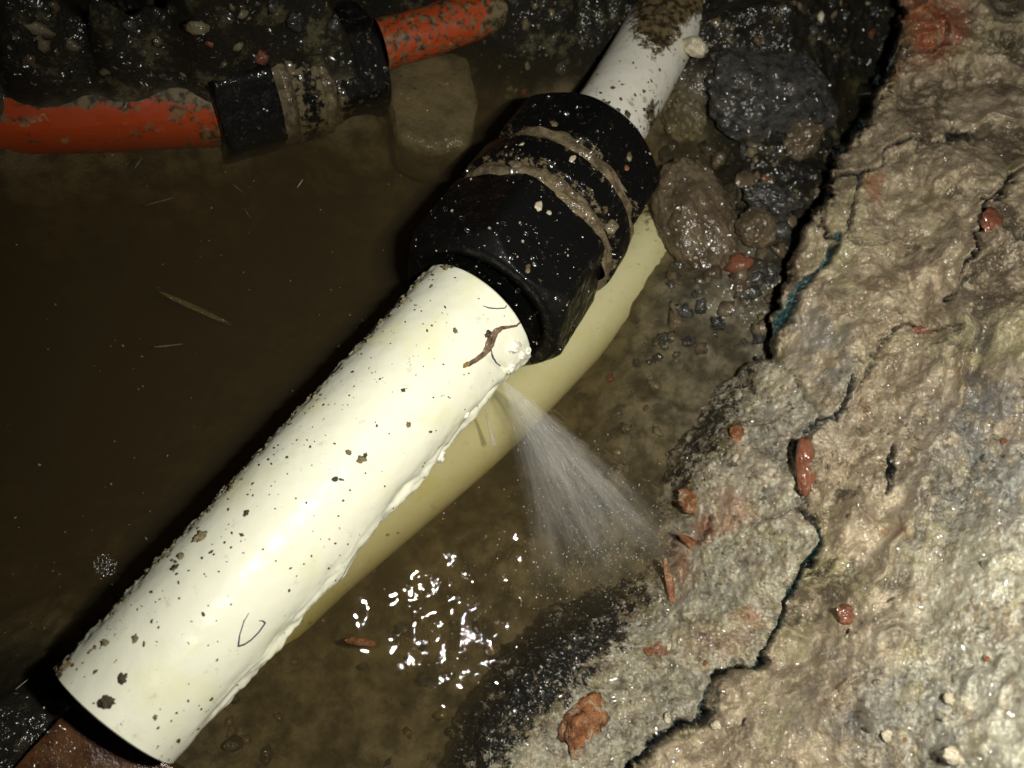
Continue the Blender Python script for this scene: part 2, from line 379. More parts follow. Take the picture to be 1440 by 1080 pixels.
    z -= lump*.004
    agg = np.where(wb < .42, i2, .5)*.6+.4*np.where(f1 < .45, i3, .5)
    teal = np.zeros(len(x)); mud = np.zeros(len(x))  # mud: shade of cracks, holes and gaps painted in as dark dirt
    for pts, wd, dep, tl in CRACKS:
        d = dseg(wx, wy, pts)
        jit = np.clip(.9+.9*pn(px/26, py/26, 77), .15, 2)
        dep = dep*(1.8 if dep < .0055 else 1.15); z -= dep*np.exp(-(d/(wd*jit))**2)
        mud = np.maximum(mud, ss(wd*jit*.95, wd*jit*.5, d)*min(1, dep/.007))  # crack shade goes into the colour mask
        # the lip on the slab side of the joint stands proud
        z += .0012*np.exp(-((d-wd*2.2)/(wd*1.2))**2)
        if tl:
            dl = dseg(wx+wd*.8, wy+wd*.3, pts)
            teal = np.maximum(teal, tl*ss(wd*1.5, wd*.6, dl)*ss(-.45, .0, pn(px/26, py/26, 5)))
    for pts, wd, dep in [([(1460,370),(1380,400),(1320,420),(1262,480),(1228,560),(1185,640),(1160,720)], 30, .0065), ([(1450,50),(1350,150),(1290,240),(1252,300)], 22, .004), ([(1262,600),(1240,680),(1200,780)], 20, .005), ([(1440,560),(1370,640),(1330,760),(1290,860)], 34, .005), ([(1100,760),(1050,800),(1000,860)], 16, .004), ([(830,960),(900,930),(960,960)], 16, .004)]:
        d = dseg(wx+14*pn(px/60, py/60, 8), wy, pts); z -= dep*np.exp(-(d/wd)**2); z += dep*.7*np.exp(-((d-wd*1.9)/(wd*.8))**2)
    for (cx, cyy, rx, ry, dep) in [(1345,195,26,10,.006),(1305,467,34,12,.004),(1245,655,10,20,.005),(1397,310,16,24,.003)]:
        g = np.exp(-(((wx-cx)/rx)**2+((wy-cyy)/ry)**2)); z -= dep*g
        if cx in (1345, 1245): mud = np.maximum(mud, ss(.3, .6, g))  # deep holes take the same painted shade
    CREVICE_SHADE = mud
    P = P+(vw*.75+np.array([0, 0, .25]))*z[:, None]
    sd = sdf(wx, wy, ROCK)
    low = ss(1000, 1090, px)
    P[:, 2] -= (1-low)*(.010*ss(40, 0, sd)+.05*ss(2, -22, sd))
    P -= vw*(low*.06*ss(3, -7, sd)+low*.004*ss(10, 0, sd))[:, None]
    dark = np.zeros(len(x)); mud = np.maximum(mud, low*ss(0, -4, sd))  # dark gap under the slab edge is painted in as well
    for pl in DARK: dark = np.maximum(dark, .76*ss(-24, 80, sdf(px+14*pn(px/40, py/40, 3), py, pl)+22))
    rust = np.zeros(len(x))
    for (cx, cyy, rx, ry, a_) in [(1308,40,46,45,.95),(1250,85,18,34,.7),(960,790,14,30,.5),(1025,720,26,28,.45),(990,745,14,18,.6),(1010,900,50,22,.25),(1225,262,10,20,.5),(1240,745,20,10,.45),(930,912,20,8,.6),(1050,870,20,12,.4),(1205,560,10,30,.2)]:
        rust = np.maximum(rust, a_*np.exp(-(((wx-cx)/rx)**2+((wy-cyy)/ry)**2)**2*.7))
    grey = np.maximum(np.exp(-(((px-1430)/130)**2+((py-650)/130)**2)), .95*np.exp(-(((px-1340)/190)**2+((py-1010)/110)**2)))
    grey = np.maximum(grey, .85*np.exp(-(((px-1150)/45)**2+((py-520)/90)**2)))
    grey = np.maximum(grey, .3*lump)
    pale = np.maximum(ss(1150, 1400, px)*ss(550, 850, py), .45*lump)
    hollow = np.clip(ss(.0010, -.0050, mid-mid.mean())*(1-.5*lump)+(lump*.35+.35)*(ss(.45, .85, wa)*.5+ss(.45, .85, wb)*.45), 0, 1)  # dirt plus occlusion-like shade painted into the dips of the relief
    F = grid_faces(len(gx), len(gy))
    ok = (sd > -22)[F].any(1)
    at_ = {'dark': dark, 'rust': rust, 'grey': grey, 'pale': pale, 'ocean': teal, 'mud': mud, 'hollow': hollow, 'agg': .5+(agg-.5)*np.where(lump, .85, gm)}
    lf = lump[F].mean(1) > .5
    outs = []
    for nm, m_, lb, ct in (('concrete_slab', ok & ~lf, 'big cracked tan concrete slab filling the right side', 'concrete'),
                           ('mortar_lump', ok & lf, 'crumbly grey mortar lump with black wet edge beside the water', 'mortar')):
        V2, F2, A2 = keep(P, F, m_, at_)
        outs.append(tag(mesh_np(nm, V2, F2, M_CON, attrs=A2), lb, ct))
    return outs
slab, lump = build_rock()

# ------------------------------------------------------------ tubes
def frame(A, B):
    d = (B-A).normalized(); up = (CAM-(A+B)/2); up = (up-d*up.dot(d)).normalized(); side = d.cross(up)
    # side points to the right/lower side of the picture
    if side.dot(XC-YC) < 0: side = -side
    return d, up, side
def sweep(path, rfun, nseg=96, shift=None):
    """path: list of Vectors; rfun(t, th)->radius arrays"""
    P = np.array([tuple(p) for p in path]); n = len(P)
    T = np.gradient(P, axis=0); T /= np.linalg.norm(T, axis=1)[:, None]
    L = np.concatenate([[0], np.cumsum(np.linalg.norm(np.diff(P, axis=0), axis=1))])
    up = np.array(CAM)[None, :]-P; up -= T*(up*T).sum(1)[:, None]; up /= np.linalg.norm(up, axis=1)[:, None]
    sd = np.cross(T, up)
    if (sd.mean(0)@(Xn-Yn)) < 0: sd = -sd
    th = np.linspace(0, 2*np.pi, nseg, endpoint=False)
    LL, TH = np.meshgrid(L, th, indexing='ij')
    R = rfun(LL, TH)
    V = P[:, None, :]+R[..., None]*(np.cos(TH)[..., None]*up[:, None, :]+np.sin(TH)[..., None]*sd[:, None, :])
    return V.reshape(-1, 3), grid_faces(n, nseg, True), LL.ravel(), TH.ravel()
def line(A, B, n): return [A.lerp(B, i/(n-1)) for i in range(n)]
def bez(pts, n):
    P = np.array([tuple(p) for p in pts]); k = len(P)
    t = np.linspace(0, k-1, n); out = []
    Q = np.vstack([2*P[0]-P[1], P, 2*P[-1]-P[-2]])
    for a in t:
        i = min(int(a), k-2); f = a-i; p0, p1, p2, p3 = Q[i], Q[i+1], Q[i+2], Q[i+3]
        out.append(Vector(.5*((2*p1)+(-p0+p2)*f+(2*p0-5*p1+4*p2-p3)*f*f+(-p0+3*p1-3*p2+p3)*f**3)))
    return out

# near white pipe -----------------------------------------------------------
A = at(163, 1006, .036); B = at(672, 437, .027)
R0, R1 = .0212, .0236
LN = (B-A).length
e = empty('white_pipe', A, 'thick white plastic pipe spotted with grit, cracked and leaking below the coupling', 'pipe')
def r_near(L, T):
    t = L/LN
    r = R0+(R1-R0)*t
    th = np.where(T > np.pi, T-2*np.pi, T)
    x = L*1.; y = th*.022
    band = np.exp(-((th-1.45)/.30)**2)*ss(.0, .15, t)
    r = r+band*(.0008+.0030*fbm(x*26, y*60, 3, 90, .5)+.0006*fbm(x*150, y*150, 3, 92))+.00022*fbm(x*60, y*60, 3, 91)
    rid = 1-np.abs(fbm(x*45+3, y*160, 3, 95))*2
    r = r+.0005*band*rid
    b2 = np.exp(-((th+1.5)/.25)**2)
    r = r+b2*.0007*fbm(x*260, y*200, 3, 93)
    # flap by the coupling
    r = r+.0016*np.exp(-(((L-LN*.955)/.010)**2+((th-1.15)/.28)**2))
    r = r-.0013*np.exp(-(((L-LN*.90-(th-.9)*.008)/.0012)**2))*np.exp(-((th-1.0)/.35)**2)
    r = r*(1-.25*ss(.985, 1.004, t)**2)
    return r
V, F, LL, TH = sweep(line(A, B, 420), r_near, 260)
thh = np.where(TH > np.pi, TH-2*np.pi, TH)
dirt = .30*np.exp(-((thh+1.3)/.35)**2)+.12+.1*np.exp(-((thh-1.3)/.3)**2)+.22*np.exp(-(LL/.004)**2)
o = mesh_np('pipe_wall', V, F, M_PIPE, attrs={'dirt': dirt}); reparent(o, e)
# cut end: rim and hollow inside
def endcap(A, d, r, th_, depth, mat):
    rings = [(0, r), (0-.0004, r-.0006), (0-.0004, r-th_+.0004), (.0004, r-th_), (depth, r-th_), (depth, .0003)]
    u = d.orthogonal().normalized(); v = d.cross(u); ns = 72; Vv = []
    for (l, rr) in rings:
        for k in range(ns):
            a = 2*math.pi*k/ns; Vv.append(tuple(A+d*l+(u*math.cos(a)+v*math.sin(a))*rr))
    return np.array(Vv), grid_faces(len(rings), ns, True)
dn = (B-A).normalized()
V, F = endcap(A, dn, R0-.0001, .003, .03, M_PUT)
o = mesh_np('cut_rim', V, F, M_PUT, smooth=False, attrs={'dirt': np.full(len(V), .35)}); reparent(o, e)
near_bvh = BVHTree.FromPolygons([tuple(v) for v in sweep(line(A, B, 420), r_near, 260)[0]], grid_faces(420, 260, True).tolist())
def hit(px, py, bv=None):
    loc, nrm, i, d = (bv or near_bvh).ray_cast(CAM, ray(px, py).normalized())
    if loc is not None and nrm.dot(ray(px, py)) > 0: nrm = -nrm
    return loc, nrm
def ribbon(name, pts, mat, parent, lift=.0002, thick=.35, bv=None):
    """pts (px,py,halfwidth m): a low rounded bead lying on the surface"""
    P = []; W = []; Nn = []
    for (a, b, c) in pts:
        l, n_ = hit(a, b, bv)
        if l is None: continue
        P.append(l+n_*lift); W.append(c); Nn.append(n_)
    V = []; ns = 8
    for i, p in enumerate(P):
        t = (P[min(i+1, len(P)-1)]-P[max(i-1, 0)]).normalized(); s = t.cross(Nn[i]).normalized()
        for k in range(ns):
            a = 2*math.pi*k/ns; V.append(tuple(p+s*(W[i]*math.cos(a))+Nn[i]*(W[i]*thick*math.sin(a))))
    o = mesh_np(name, np.array(V), grid_faces(len(P), ns, True), mat)
    if parent: reparent(o, parent)
    return o
def dens(pts, k=6, jit=0.):
    out = []
    for (a, b) in zip(pts[:-1], pts[1:]):
        for i in range(k): 
            f = i/k; out.append(tuple(a[j]*(1-f)+b[j]*f+(random.uniform(-jit, jit) if j < 2 else 0) for j in range(3)))
    out.append(pts[-1]); return out
M_INK = mat_simple('purple_ink', (.05, .035, .09), .5)
M_SLV = mat_stone('brown_fibre', (.10, .06, .035), (.32, .21, .14), 600., (.4, .3, .2), .4)
M_ORG = mat_simple('orange_fibre', (.40, .22, .05), .5, 2500.)
ribbon('ink_mark', dens([(350,862,.0001),(343,874,.00016),(337,893,.0002),(335,909,.0003),(344,906,.0003),(353,900,.0003),(364,889,.0003),(373,876,.0003),(369,873,.0002),(364,873,.0001)], 4), M_INK, e, .00002, .2)
ribbon('torn_sliver', dens([(738,443,.0002),(733,452,.0003),(726,458,.0004),(716,460,.0005),(706,461,.0007),(698,466,.0012),(693,474,.0016),(689,483,.0019),(686,490,.0016),(679,499,.0010),(669,506,.0009),(660,512,.0008),(655,515,.0003)], 5, .3), M_SLV, e, .0001, .35)
ribbon('hair_crack', dens([(679,430,.00012),(688,433,.00025),(700,434,.0002),(710,433,.0002),(717,425,.0002),(715,419,.0001)], 5, .3), M_INK, e, .00002, .2)
ribbon('hair_crack', dens([(691,492,.0002),(692,500,.00035),(697,509,.0003),(704,515,.0002)], 5, .3), M_INK, e, .00002, .2)
ribbon('hair_crack', dens([(437,868,.0001),(447,856,.0003),(462,838,.0005),(480,812,.0003),(500,778,.0003),(515,762,.0002),(530,742,.0001)], 6, .6), mat_simple('grey_crease', (.22, .2, .15), .5), e, .00002, .25)
def blob(name, c, dims, mat, seed=0, sub=4, amp=.25, rot=(0, 0, 0), facet=0., extra=None, freq=1.6):
    bm = bmesh.new(); bmesh.ops.create_icosphere(bm, subdivisions=sub, radius=1)
    off = Vector((seed*3.7, seed*1.3, -seed*2.1))
    planes = []
    if facet:
        r_ = random.Random(seed)
        for k in range(11):
            n_ = Vector((r_.gauss(0, 1), r_.gauss(0, 1), r_.gauss(0, 1))).normalized(); planes.append((n_, r_.uniform(.62, .88)))
    for v in bm.verts:
        p = v.co.copy(); n0 = p.normalized()
        s = 1+amp*mn.fractal(n0*freq+off, .7, 2.1, 4)*1.2+amp*.35*mn.fractal(n0*freq*5+off, .8, 2.1, 3)
        p = n0*s
        for (n_, dd) in planes:
            q = p.dot(n_)
            if q > dd: p -= n_*(q-dd)*facet
        v.co = Vector((p.x*dims[0], p.y*dims[1], p.z*dims[2]))
    me = bpy.data.meshes.new(name); bm.to_mesh(me); bm.free()
    me.polygons.foreach_set('use_smooth', np.ones(len(me.polygons), bool)); me.materials.append(mat)
    if extra is not None:
        a_ = me.attributes.new('dirt', 'FLOAT', 'POINT'); a_.data.foreach_set('value', np.full(len(me.vertices), extra, np.float32))
    o = bpy.data.objects.new(name, me); C.objects.link(o); o.location = c; o.rotation_euler = rot
    return o
for k, (px, py, a, b) in enumerate([(733,500,.0024,.0016),(716,521,.0026,.0018),(726,486,.0058,.0026),(742,492,.0022,.0016),(622,642,.0035,.0022),(655,585,.0016,.001)]):
    l, n_ = hit(px, py)
    if l is None:
        for q in range(1, 30):
            l, n_ = hit(px-q*.75, py-q*.66)
            if l: break
    o = blob('putty_lump', l-n_*a*.35, (a, b, b), M_PUT, 20+k, 4, .3, (k, k*2, k*.7), extra=.2, freq=1.2); reparent(o, e)
o = blob('orange_tuft', hit(655,513)[0], (.0013, .0008, .0008), M_ORG, 5, 3, .6, (0, 0, .7)); reparent(o, e)

# upper white pipe --------------------------------------------------------
C1 = at(705, 399, .026); D1 = at(830, 214, .014)
ea = empty('white_pipe', D1, 'thinner muddy white pipe leaving the coupling towards the top', 'pipe')
E1 = at(950, 5, .004); E2 = at(1010, -110, -.002); E3 = at(1130, -340, -.008)
path = bez([at(800, 262, .018), D1, at(892, 112, .008), E1, E2, E3], 220)
def r_up(L, T): return .0178+.00015*fbm(L*60, T, 3, 3)
V, F, LL, TH = sweep(path, r_up, 140)
px, py = to_px(V)
dirt = .30+.75*np.exp(-(((px-925)/32)**2+((py-20)/46)**2))+.5*np.exp(-(((px-965)/40)**2+((py-5)/20)**2))+.35*np.exp(-(((px-918)/14)**2+((py-165)/45)**2))+.22*np.exp(-(dseg(px, py, [(850,150),(905,215)])/12)**2)
o = mesh_np('pipe_wall', V, F, M_PIPE2, attrs={'dirt': dirt}); reparent(o, ea)

# the black compression coupling ------------------------------------------
def lathe_part(name, A, d, prof, hexf, mat, parent, dirt=0., ns=180, phase=0., bumpy=.00012, scale=1.):
    """prof: (axial m, radius); hexf: 0 round .. 1 six sided with worn corners"""
    u = (CAM-A); u = (u-d*u.dot(d)).normalized(); v = d.cross(u)
    Vv = []; pr = []
    for (a0, r0), (a1, r1) in zip(prof[:-1], prof[1:]):
        n_ = max(2, int(abs(a1-a0)/.0007)+1)
        for i in range(n_): f = i/n_; pr.append((a0+(a1-a0)*f, r0+(r1-r0)*f))
    pr.append(prof[-1])
    pr = [(a, r*scale) for a, r in pr]; rmax = max(r for a, r in pr)
    for (a, r) in pr:
        for k in range(ns):
            t = 2*math.pi*k/ns; q = ((t+phase) % (math.pi/3))-math.pi/6
            hx = min(.872/math.cos(q), .98)
            hh = hexf
            rr = min(r, rmax*hx) if hh else r
            rr += bumpy*mn.noise(Vector((a*300, math.cos(t)*5, math.sin(t)*5)))
            Vv.append(tuple(A+d*a+(u*math.cos(t)+v*math.sin(t))*rr))
    V = np.array(Vv)
    o = mesh_np(name, V, grid_faces(len(pr), ns, True), mat, attrs={'dirt': np.repeat([dirt+.22*math.exp(-(min(abs(a-pr[0][0])+.004*(name=='nut' and pr[0][0] < .01), abs(a-pr[-1][0])+.004*(name=='nut' and pr[0][0] > .03))/.004)**2) for a, r in pr], ns)})
    if parent: reparent(o, parent)
    return o
ca = B; cb = D1; dd = (cb-ca).normalized(); CL = (cb-ca).length
print('coupling length', CL, 'pipe', LN)
ec = empty('pipe_coupling', ca, 'large black plastic compression coupling joining the two white pipes', 'coupling')
k_ = CL/.100; RS = 1.10
S0 = .0015*k_
n1 = (S0, .040*k_); g1 = (.040*k_, .046*k_); rg = (.046*k_, .060*k_); g2 = (.060*k_, .067*k_); n2 = (.067*k_, .097*k_)
lathe_part('nut', ca, dd, [(n1[0]+.004, .010), (n1[0]+.0025, .0222), (n1[0]+.0005, .0235), (n1[0], .0275), (n1[0]+.0006, .0290), (n1[0]+.006, .0322), (n1[0]+.008, .0330), (n1[1]-.004, .0335), (n1[1]-.001, .0325), (n1[1], .030), (n1[1], .026)], 1, M_BLK, ec, .19, phase=.35, scale=RS)
lathe_part('mud_ring', ca, dd, [(g1[0]-.001, .0300), (g1[0]+.001, .0312), (g1[1]-.001, .0312), (g1[1]+.001, .030)], 0, M_MUD, ec, bumpy=.0022, scale=RS)
lathe_part('centre_ring', ca, dd, [(rg[0], .028), (rg[0], .0315), (rg[0]+.001, .0328), (rg[1]-.001, .0328), (rg[1], .0315), (rg[1], .028)], 0, M_BLK, ec, .25, scale=RS)
lathe_part('mud_ring', ca, dd, [(g2[0]-.001, .0300), (g2[0]+.001, .0310), (g2[1]-.001, .0310), (g2[1]+.001, .030)], 0, M_MUD, ec, bumpy=.0024, scale=RS)
lathe_part('nut', ca, dd, [(n2[0], .026), (n2[0], .0305), (n2[0]+.001, .0325), (n2[0]+.004, .0335), (n2[1]-.009, .0332), (n2[1]-.007, .0325), (n2[1]-.001, .0280), (n2[1], .0255), (n2[1]-.003, .0195)], 1, M_BLK, ec, .21, phase=.1, scale=RS)

# submerged pipe ----------------------------------------------------------
path = bez([at(60, 1120, -.052), at(160, 1040, -.049), at(368, 865, -.042), at(455, 786, -.040), at(650, 622, -.035), at(732, 544, -.031), at(824, 447, -.028), at(900, 355, -.027), at(918, 326, -.030)], 240)
def r_sub(L, T): return .0166+.00012*fbm(L*60, T, 3, 9)
V, F, LL, TH = sweep(path, r_sub, 120)
eb = empty('white_pipe', path[100], 'submerged cream pipe running under the murky water beneath the thick pipe', 'pipe')
o = mesh_np('pipe_wall', V, F, M_PIPE3, attrs={'dirt': .2+.35*np.exp(-(LL-LL.max())**2/.02**2)}); reparent(o, eb)
V, F = endcap(path[-1], (path[-2]-path[-1]).normalized(), .0189, .003, .02, M_PIPE3)
o = mesh_np('cut_rim', V, F, M_PIPE3, attrs={'dirt': np.full(len(V), .3)}); reparent(o, eb)

# orange pipe, its black coupling and the far end -------------------------
O0 = at(-160, 152, -.009); O1 = at(60, 147, -.009); O2 = at(310, 138, -.010)
path = bez([O0, O1, at(190, 142, -.010), O2], 140)
def r_or(L, T): return .0200+.00015*fbm(L*50, T, 3, 13)
V, F, LL, TH = sweep(path, r_or, 110)
px, py = to_px(V)
eo = empty('orange_pipe', O1, 'orange plastic pipe half buried under the dark bank at upper left', 'pipe', 'orange pipes in the far bank')
o = mesh_np('pipe_wall', V, F, M_OR, attrs={'dirt': .33+.40*ss(170, 125, py)+.15*ss(220, 280, px)+.25*fbm(px/60, py/30, 3, 3)}); reparent(o, eo)
p0 = at(290, 142, -.008); p1 = at(522, 84, -.012); dq = (p1-p0).normalized(); QL = (p1-p0).length
e2 = empty('pipe_coupling', p0, 'black pipe coupling between orange pipe ends, caked in yellowish mud', 'coupling')
q = QL/.076
lathe_part('nut', p0, dq, [(-.001, .020), (-.001, .026), (.001, .0285), (.020*q, .0290), (.024*q, .0285), (.025*q, .022)], 1, M_BLK, e2, .18, phase=.2)
lathe_part('mud_ring', p0, dq, [(.024*q, .0235), (.028*q, .0262), (.030*q, .0255), (.032*q, .0235)], 0, M_MUD, e2, bumpy=.0012)
lathe_part('centre_ring', p0, dq, [(.031*q, .022), (.031*q, .0265), (.043*q, .0265), (.043*q, .022)], 0, M_BLK, e2, .42)
lathe_part('mud_ring', p0, dq, [(.042*q, .0235), (.044*q, .0262), (.047*q, .0260), (.050*q, .0235)], 0, M_MUD, e2, bumpy=.0012)
lathe_part('nut', p0, dq, [(.049*q, .022), (.050*q, .0275), (.070*q, .0275), (.074*q, .025), (.075*q, .019)], 1, M_BLK, e2, .36, phase=.5)
path = bez([at(535, 62, .004), at(610, 42, .006), at(690, 12, .008), at(760, -30, .006), at(860, -90, -.008)], 110)
V, F, LL, TH = sweep(path, lambda L, T: .0105+.0004*fbm(L*80, T, 3, 15), 90)
px, py = to_px(V)
ef = empty('orange_pipe', path[20], 'short torn orange piece with mud on it above the tan block', 'pipe', 'orange pipes in the far bank')
o = mesh_np('pipe_wall', V, F, M_OR, attrs={'dirt': .52+.5*ss(680, 710, px)}); reparent(o, ef)

# ------------------------------------------------------------ blocks and stones
def prism(name, top, thick, mat, bev=.0015, seg=2, sub=5, amp=.0004):
    bm = bmesh.new(); vs = [bm.verts.new(p) for p in top]; vb = [bm.verts.new(p-Vector((0, 0, thick))) for p in top]
    n_ = len(top); bm.faces.new(vs); bm.faces.new(vb[::-1])
    for i in range(n_): bm.faces.new((vs[i], vb[i], vb[(i+1) % n_], vs[(i+1) % n_]))
    bmesh.ops.recalc_face_normals(bm, faces=bm.faces)
    bmesh.ops.bevel(bm, geom=list(bm.edges), offset=bev, segments=seg, affect='EDGES', profile=.5)
    bmesh.ops.triangulate(bm, faces=bm.faces)
    for _ in range(sub): 
        bmesh.ops.subdivide_edges(bm, edges=[e_ for e_ in bm.edges if e_.calc_length() > .003], cuts=1)
        bmesh.ops.triangulate(bm, faces=[f for f in bm.faces if len(f.verts) > 3])
    for v in bm.verts:
        v.co += Vector((mn.noise(v.co*150), mn.noise(v.co*150+Vector((9, 0, 0))), mn.noise(v.co*150+Vector((0, 9, 0)))))*amp*2+Vector((0, 0, mn.noise(v.co*500)*amp))
    me = bpy.data.meshes.new(name); bm.to_mesh(me); bm.free()
    me.polygons.foreach_set('use_smooth', np.ones(len(me.polygons), bool)); me.materials.append(mat)
    o = bpy.data.objects.new(name, me); C.objects.link(o); return o
o = prism('stone_block', [at(a, b, -.011) for a, b in [(536,92),(600,68),(658,72),(676,140),(664,204),(600,212),(558,190)]], .03, M_TAN, .004)
tag(o, 'squarish tan block just under the water at the top', 'stone')
def mat_tile():
    m = N('brown_glaze'); c = m.mix(m.ramp(m.noise(60, 5, .7), .4, .6), (.035, .013, .006), (.10, .045, .018)); c = m.mix(m.ramp(m.noise(600, 3, .6), .66, .70), c, (.25, .17, .09))
    m.pbsdf(c, .16, m.bump(m.noise(700, 4, .7), .0003, .8)); return m.m
M_TILE = mat_tile()
o = prism('floor_tile', [at(102, 990, .014), at(280, 1100, .012), at(180, 1270, .014), at(-60, 1165, .016)], .008, M_TILE, .0008, amp=.0001)
tag(o, 'wet dark brown tile under the open end of the thick pipe', 'tile')
def stone(px, py, h, w_, hh, mat, label, cat='stone', seed=0, rot=0, amp=.22, facet=0., depth=None, sub=4, group=None, name='stone'):
    c = at(px, py, h); z = (c-CAM).dot(-ZC); s = z/FPX/2
    o = blob(name, c, (w_*s, hh*s, (depth or min(w_, hh))*s), mat, seed, sub, amp, (0, 0, math.radians(rot)), facet)
    return tag(o, label, cat, group)
stone(1078, 132, .004, 190, 200, M_GRAN, 'dark grey angular chunk of conglomerate beside the upper white pipe', seed=3, rot=15, amp=.16, facet=.85, sub=6, depth=130)
stone(980, 305, -.004, 118, 185, M_COB, 'large oval brown cobble right of the black coupling', 'cobble', 5, 14, .12, .15, sub=6, depth=90)
stone(1063, 322, .010, 52, 56, M_COB, 'small round brown pebble with a reddish right side', 'pebble', 6, 0, .15, sub=5)
stone(1085, 280, .008, 80, 36, M_GRAN, 'dark wet oval stone above the small round pebble', 'pebble', 8, -8, .25, sub=5)
stone(1120, 200, .004, 70, 66, M_COB, 'dull brown stone on the lower right of the dark chunk', 'stone', 9, 20, .3, .5, sub=5)
stone(352, 4, .036, 78, 50, M_PALE, 'wet whitish lump of rock on the top bank', 'stone', 10, -8, .3, sub=5)
stone(978, 66, .020, 36, 26, M_PALE, 'small cream pebble stuck to the upper white pipe', 'pebble', 11, -20, .15, sub=4)
stone(960, 160, -.010, 60, 80, M_TAN, 'brownish stone behind the upper white pipe, above the cobble', 'stone', 12, 20, .25, sub=5)
stone(866, 672, -.014, 34, 46, M_TAN, 'pale pebble lying under water near the mortar lump', 'pebble', 13, -30, .2, .4)
stone(508, 902, -.010, 42, 12, M_BRICK, 'thin red brick chip lying under the water', 'brick chip', 14, -5, .2)
stone(1072, 322, .012, 18, 36, M_RED, 'narrow dark red stone against the small round pebble', 'pebble', 15, 10, .15)
def on_rock(px, py):
    dg = bpy.context.evaluated_depsgraph_get()
    for ob in (lump, slab):
        pass
    for bv in ROCK_BVH:
        l, n_, i, d = bv.ray_cast(CAM, ray(px, py).normalized())
        if l is not None and l.z > -.005: return l, (n_ if n_.z > 0 else -n_)
    return None, None
def bvh_of(o):
    me = o.data; n_ = len(me.vertices); co = np.empty(n_*3, np.float32); me.vertices.foreach_get('co', co)
    co = co.reshape(-1, 3)
    fi = np.empty(len(me.loops), np.int32); me.loops.foreach_get('vertex_index', fi)
    return BVHTree.FromPolygons(co.tolist(), fi.reshape(-1, 4).tolist())
ROCK_BVH = [bvh_of(slab), bvh_of(lump)]; GR_BVH = bvh_of(ground)
EMB = [(822,1018,66,84,M_BRICK,'large orange brick fragment set in the mortar near the bottom','brick',35,.3,.5),
       (1075,489,18,24,M_BRICK,'small bright orange brick crumb where the teal crack ends','brick chip',10,.3,.6),
       (1036,610,22,28,M_BRICK,'orange brick crumb on the upper part of the mortar lump','brick chip',10,.3,.6),
       (944,835,15,105,M_BRICK,'long thin upright orange brick sliver in the mortar lump','brick chip',-8,.2,.5),
       (975,765,52,18,M_BRICK,'orange brick edge curving over the left of the mortar lump','brick chip',38,.3,.5),
       (978,704,46,40,M_BRICK,'worn brick patch near the water side of the mortar lump','brick chip',0,.3,.0),
       (1305,467,62,24,M_RED,'shiny dark brown pebble set in the slab near the right edge','pebble',-3,.2,.5),
       (1134,655,28,88,M_RED,'long brown pebble half sunk in the crack of the slab','pebble',6,.1,.35),
       (1397,310,30,44,M_RED,'brown pebble under the curved crack at the right edge','pebble',10,.2,.3),
       (1193,864,32,26,M_RED,'round rust brown spot of stone low on the slab','pebble',0,.2,.3),
       (993,933,13,11,M_BRICK,'tiny red brick crumb beside the black crack','brick chip',0,.3,.6),
       (1413,622,11,12,M_BRICK,'tiny orange crumb near the right edge of the slab','brick chip',0,.3,.6),
       (942,909,9,17,M_PALE,'small white grain below the long brick sliver','grain',10,.2,.7),
       (940,1008,11,16,M_PALE,'small white grain right of the big brick fragment','grain',20,.2,.7),
       (916,916,24,13,M_BRICK,'flat orange crumb left of the white grain','brick chip',25,.3,.4),
       (1008,1020,16,12,M_PALE,'white grain below the wide black crack','grain',0,.2,.6),
       (1095,385,10,22,M_TAN,'tan stone splinter on the slab edge beside the teal crack','grain',30,.3,.5),
       (1035,645,11,12,M_PALE,'pale grain on the dark wet edge of the lump','grain',0,.3,.7),
       (1336,982,18,16,M_PALE,'round white pebble low in the blurred corner of the slab','pebble',0,.2,.6),
       (1250,1035,20,16,M_PALE,'white pebble near the bottom edge of the slab','pebble',0,.2,.5),
       (1345,1062,40,24,M_PALE,'largest white pebble at the very bottom of the slab','pebble',0,.2,.4),
       (1272,1040,10,9,M_BRICK,'tiny orange crumb beside the bottom white pebble','brick chip',0,.2,.6),
       (1388,925,10,11,M_BRICK,'tiny orange crumb in the blurred lower right','brick chip',0,.2,.6)]
for k, (px, py, w_, h_, mt, lb, ct, rot, am, pr) in enumerate(EMB):
    l, n_ = on_rock(px, py)
    if l is None: print('miss', lb); continue
    z = (l-CAM).dot(-ZC); s = z/FPX/2; dep = min(w_, h_)*s*(.8 if pr > .3 else .5)
    nm = {'brick': 'brick_fragment', 'brick chip': 'brick_chip', 'pebble': 'pebble', 'grain': 'stone_grain'}[ct]
    o = blob(nm, l-Vector((0, 0, dep*(.6-pr))), (w_*s, h_*s, dep), mt, 40+k, 4, am, (0, 0, math.radians(-rot)), .7 if 'brick' in ct else 0)
    tag(o, lb, ct)

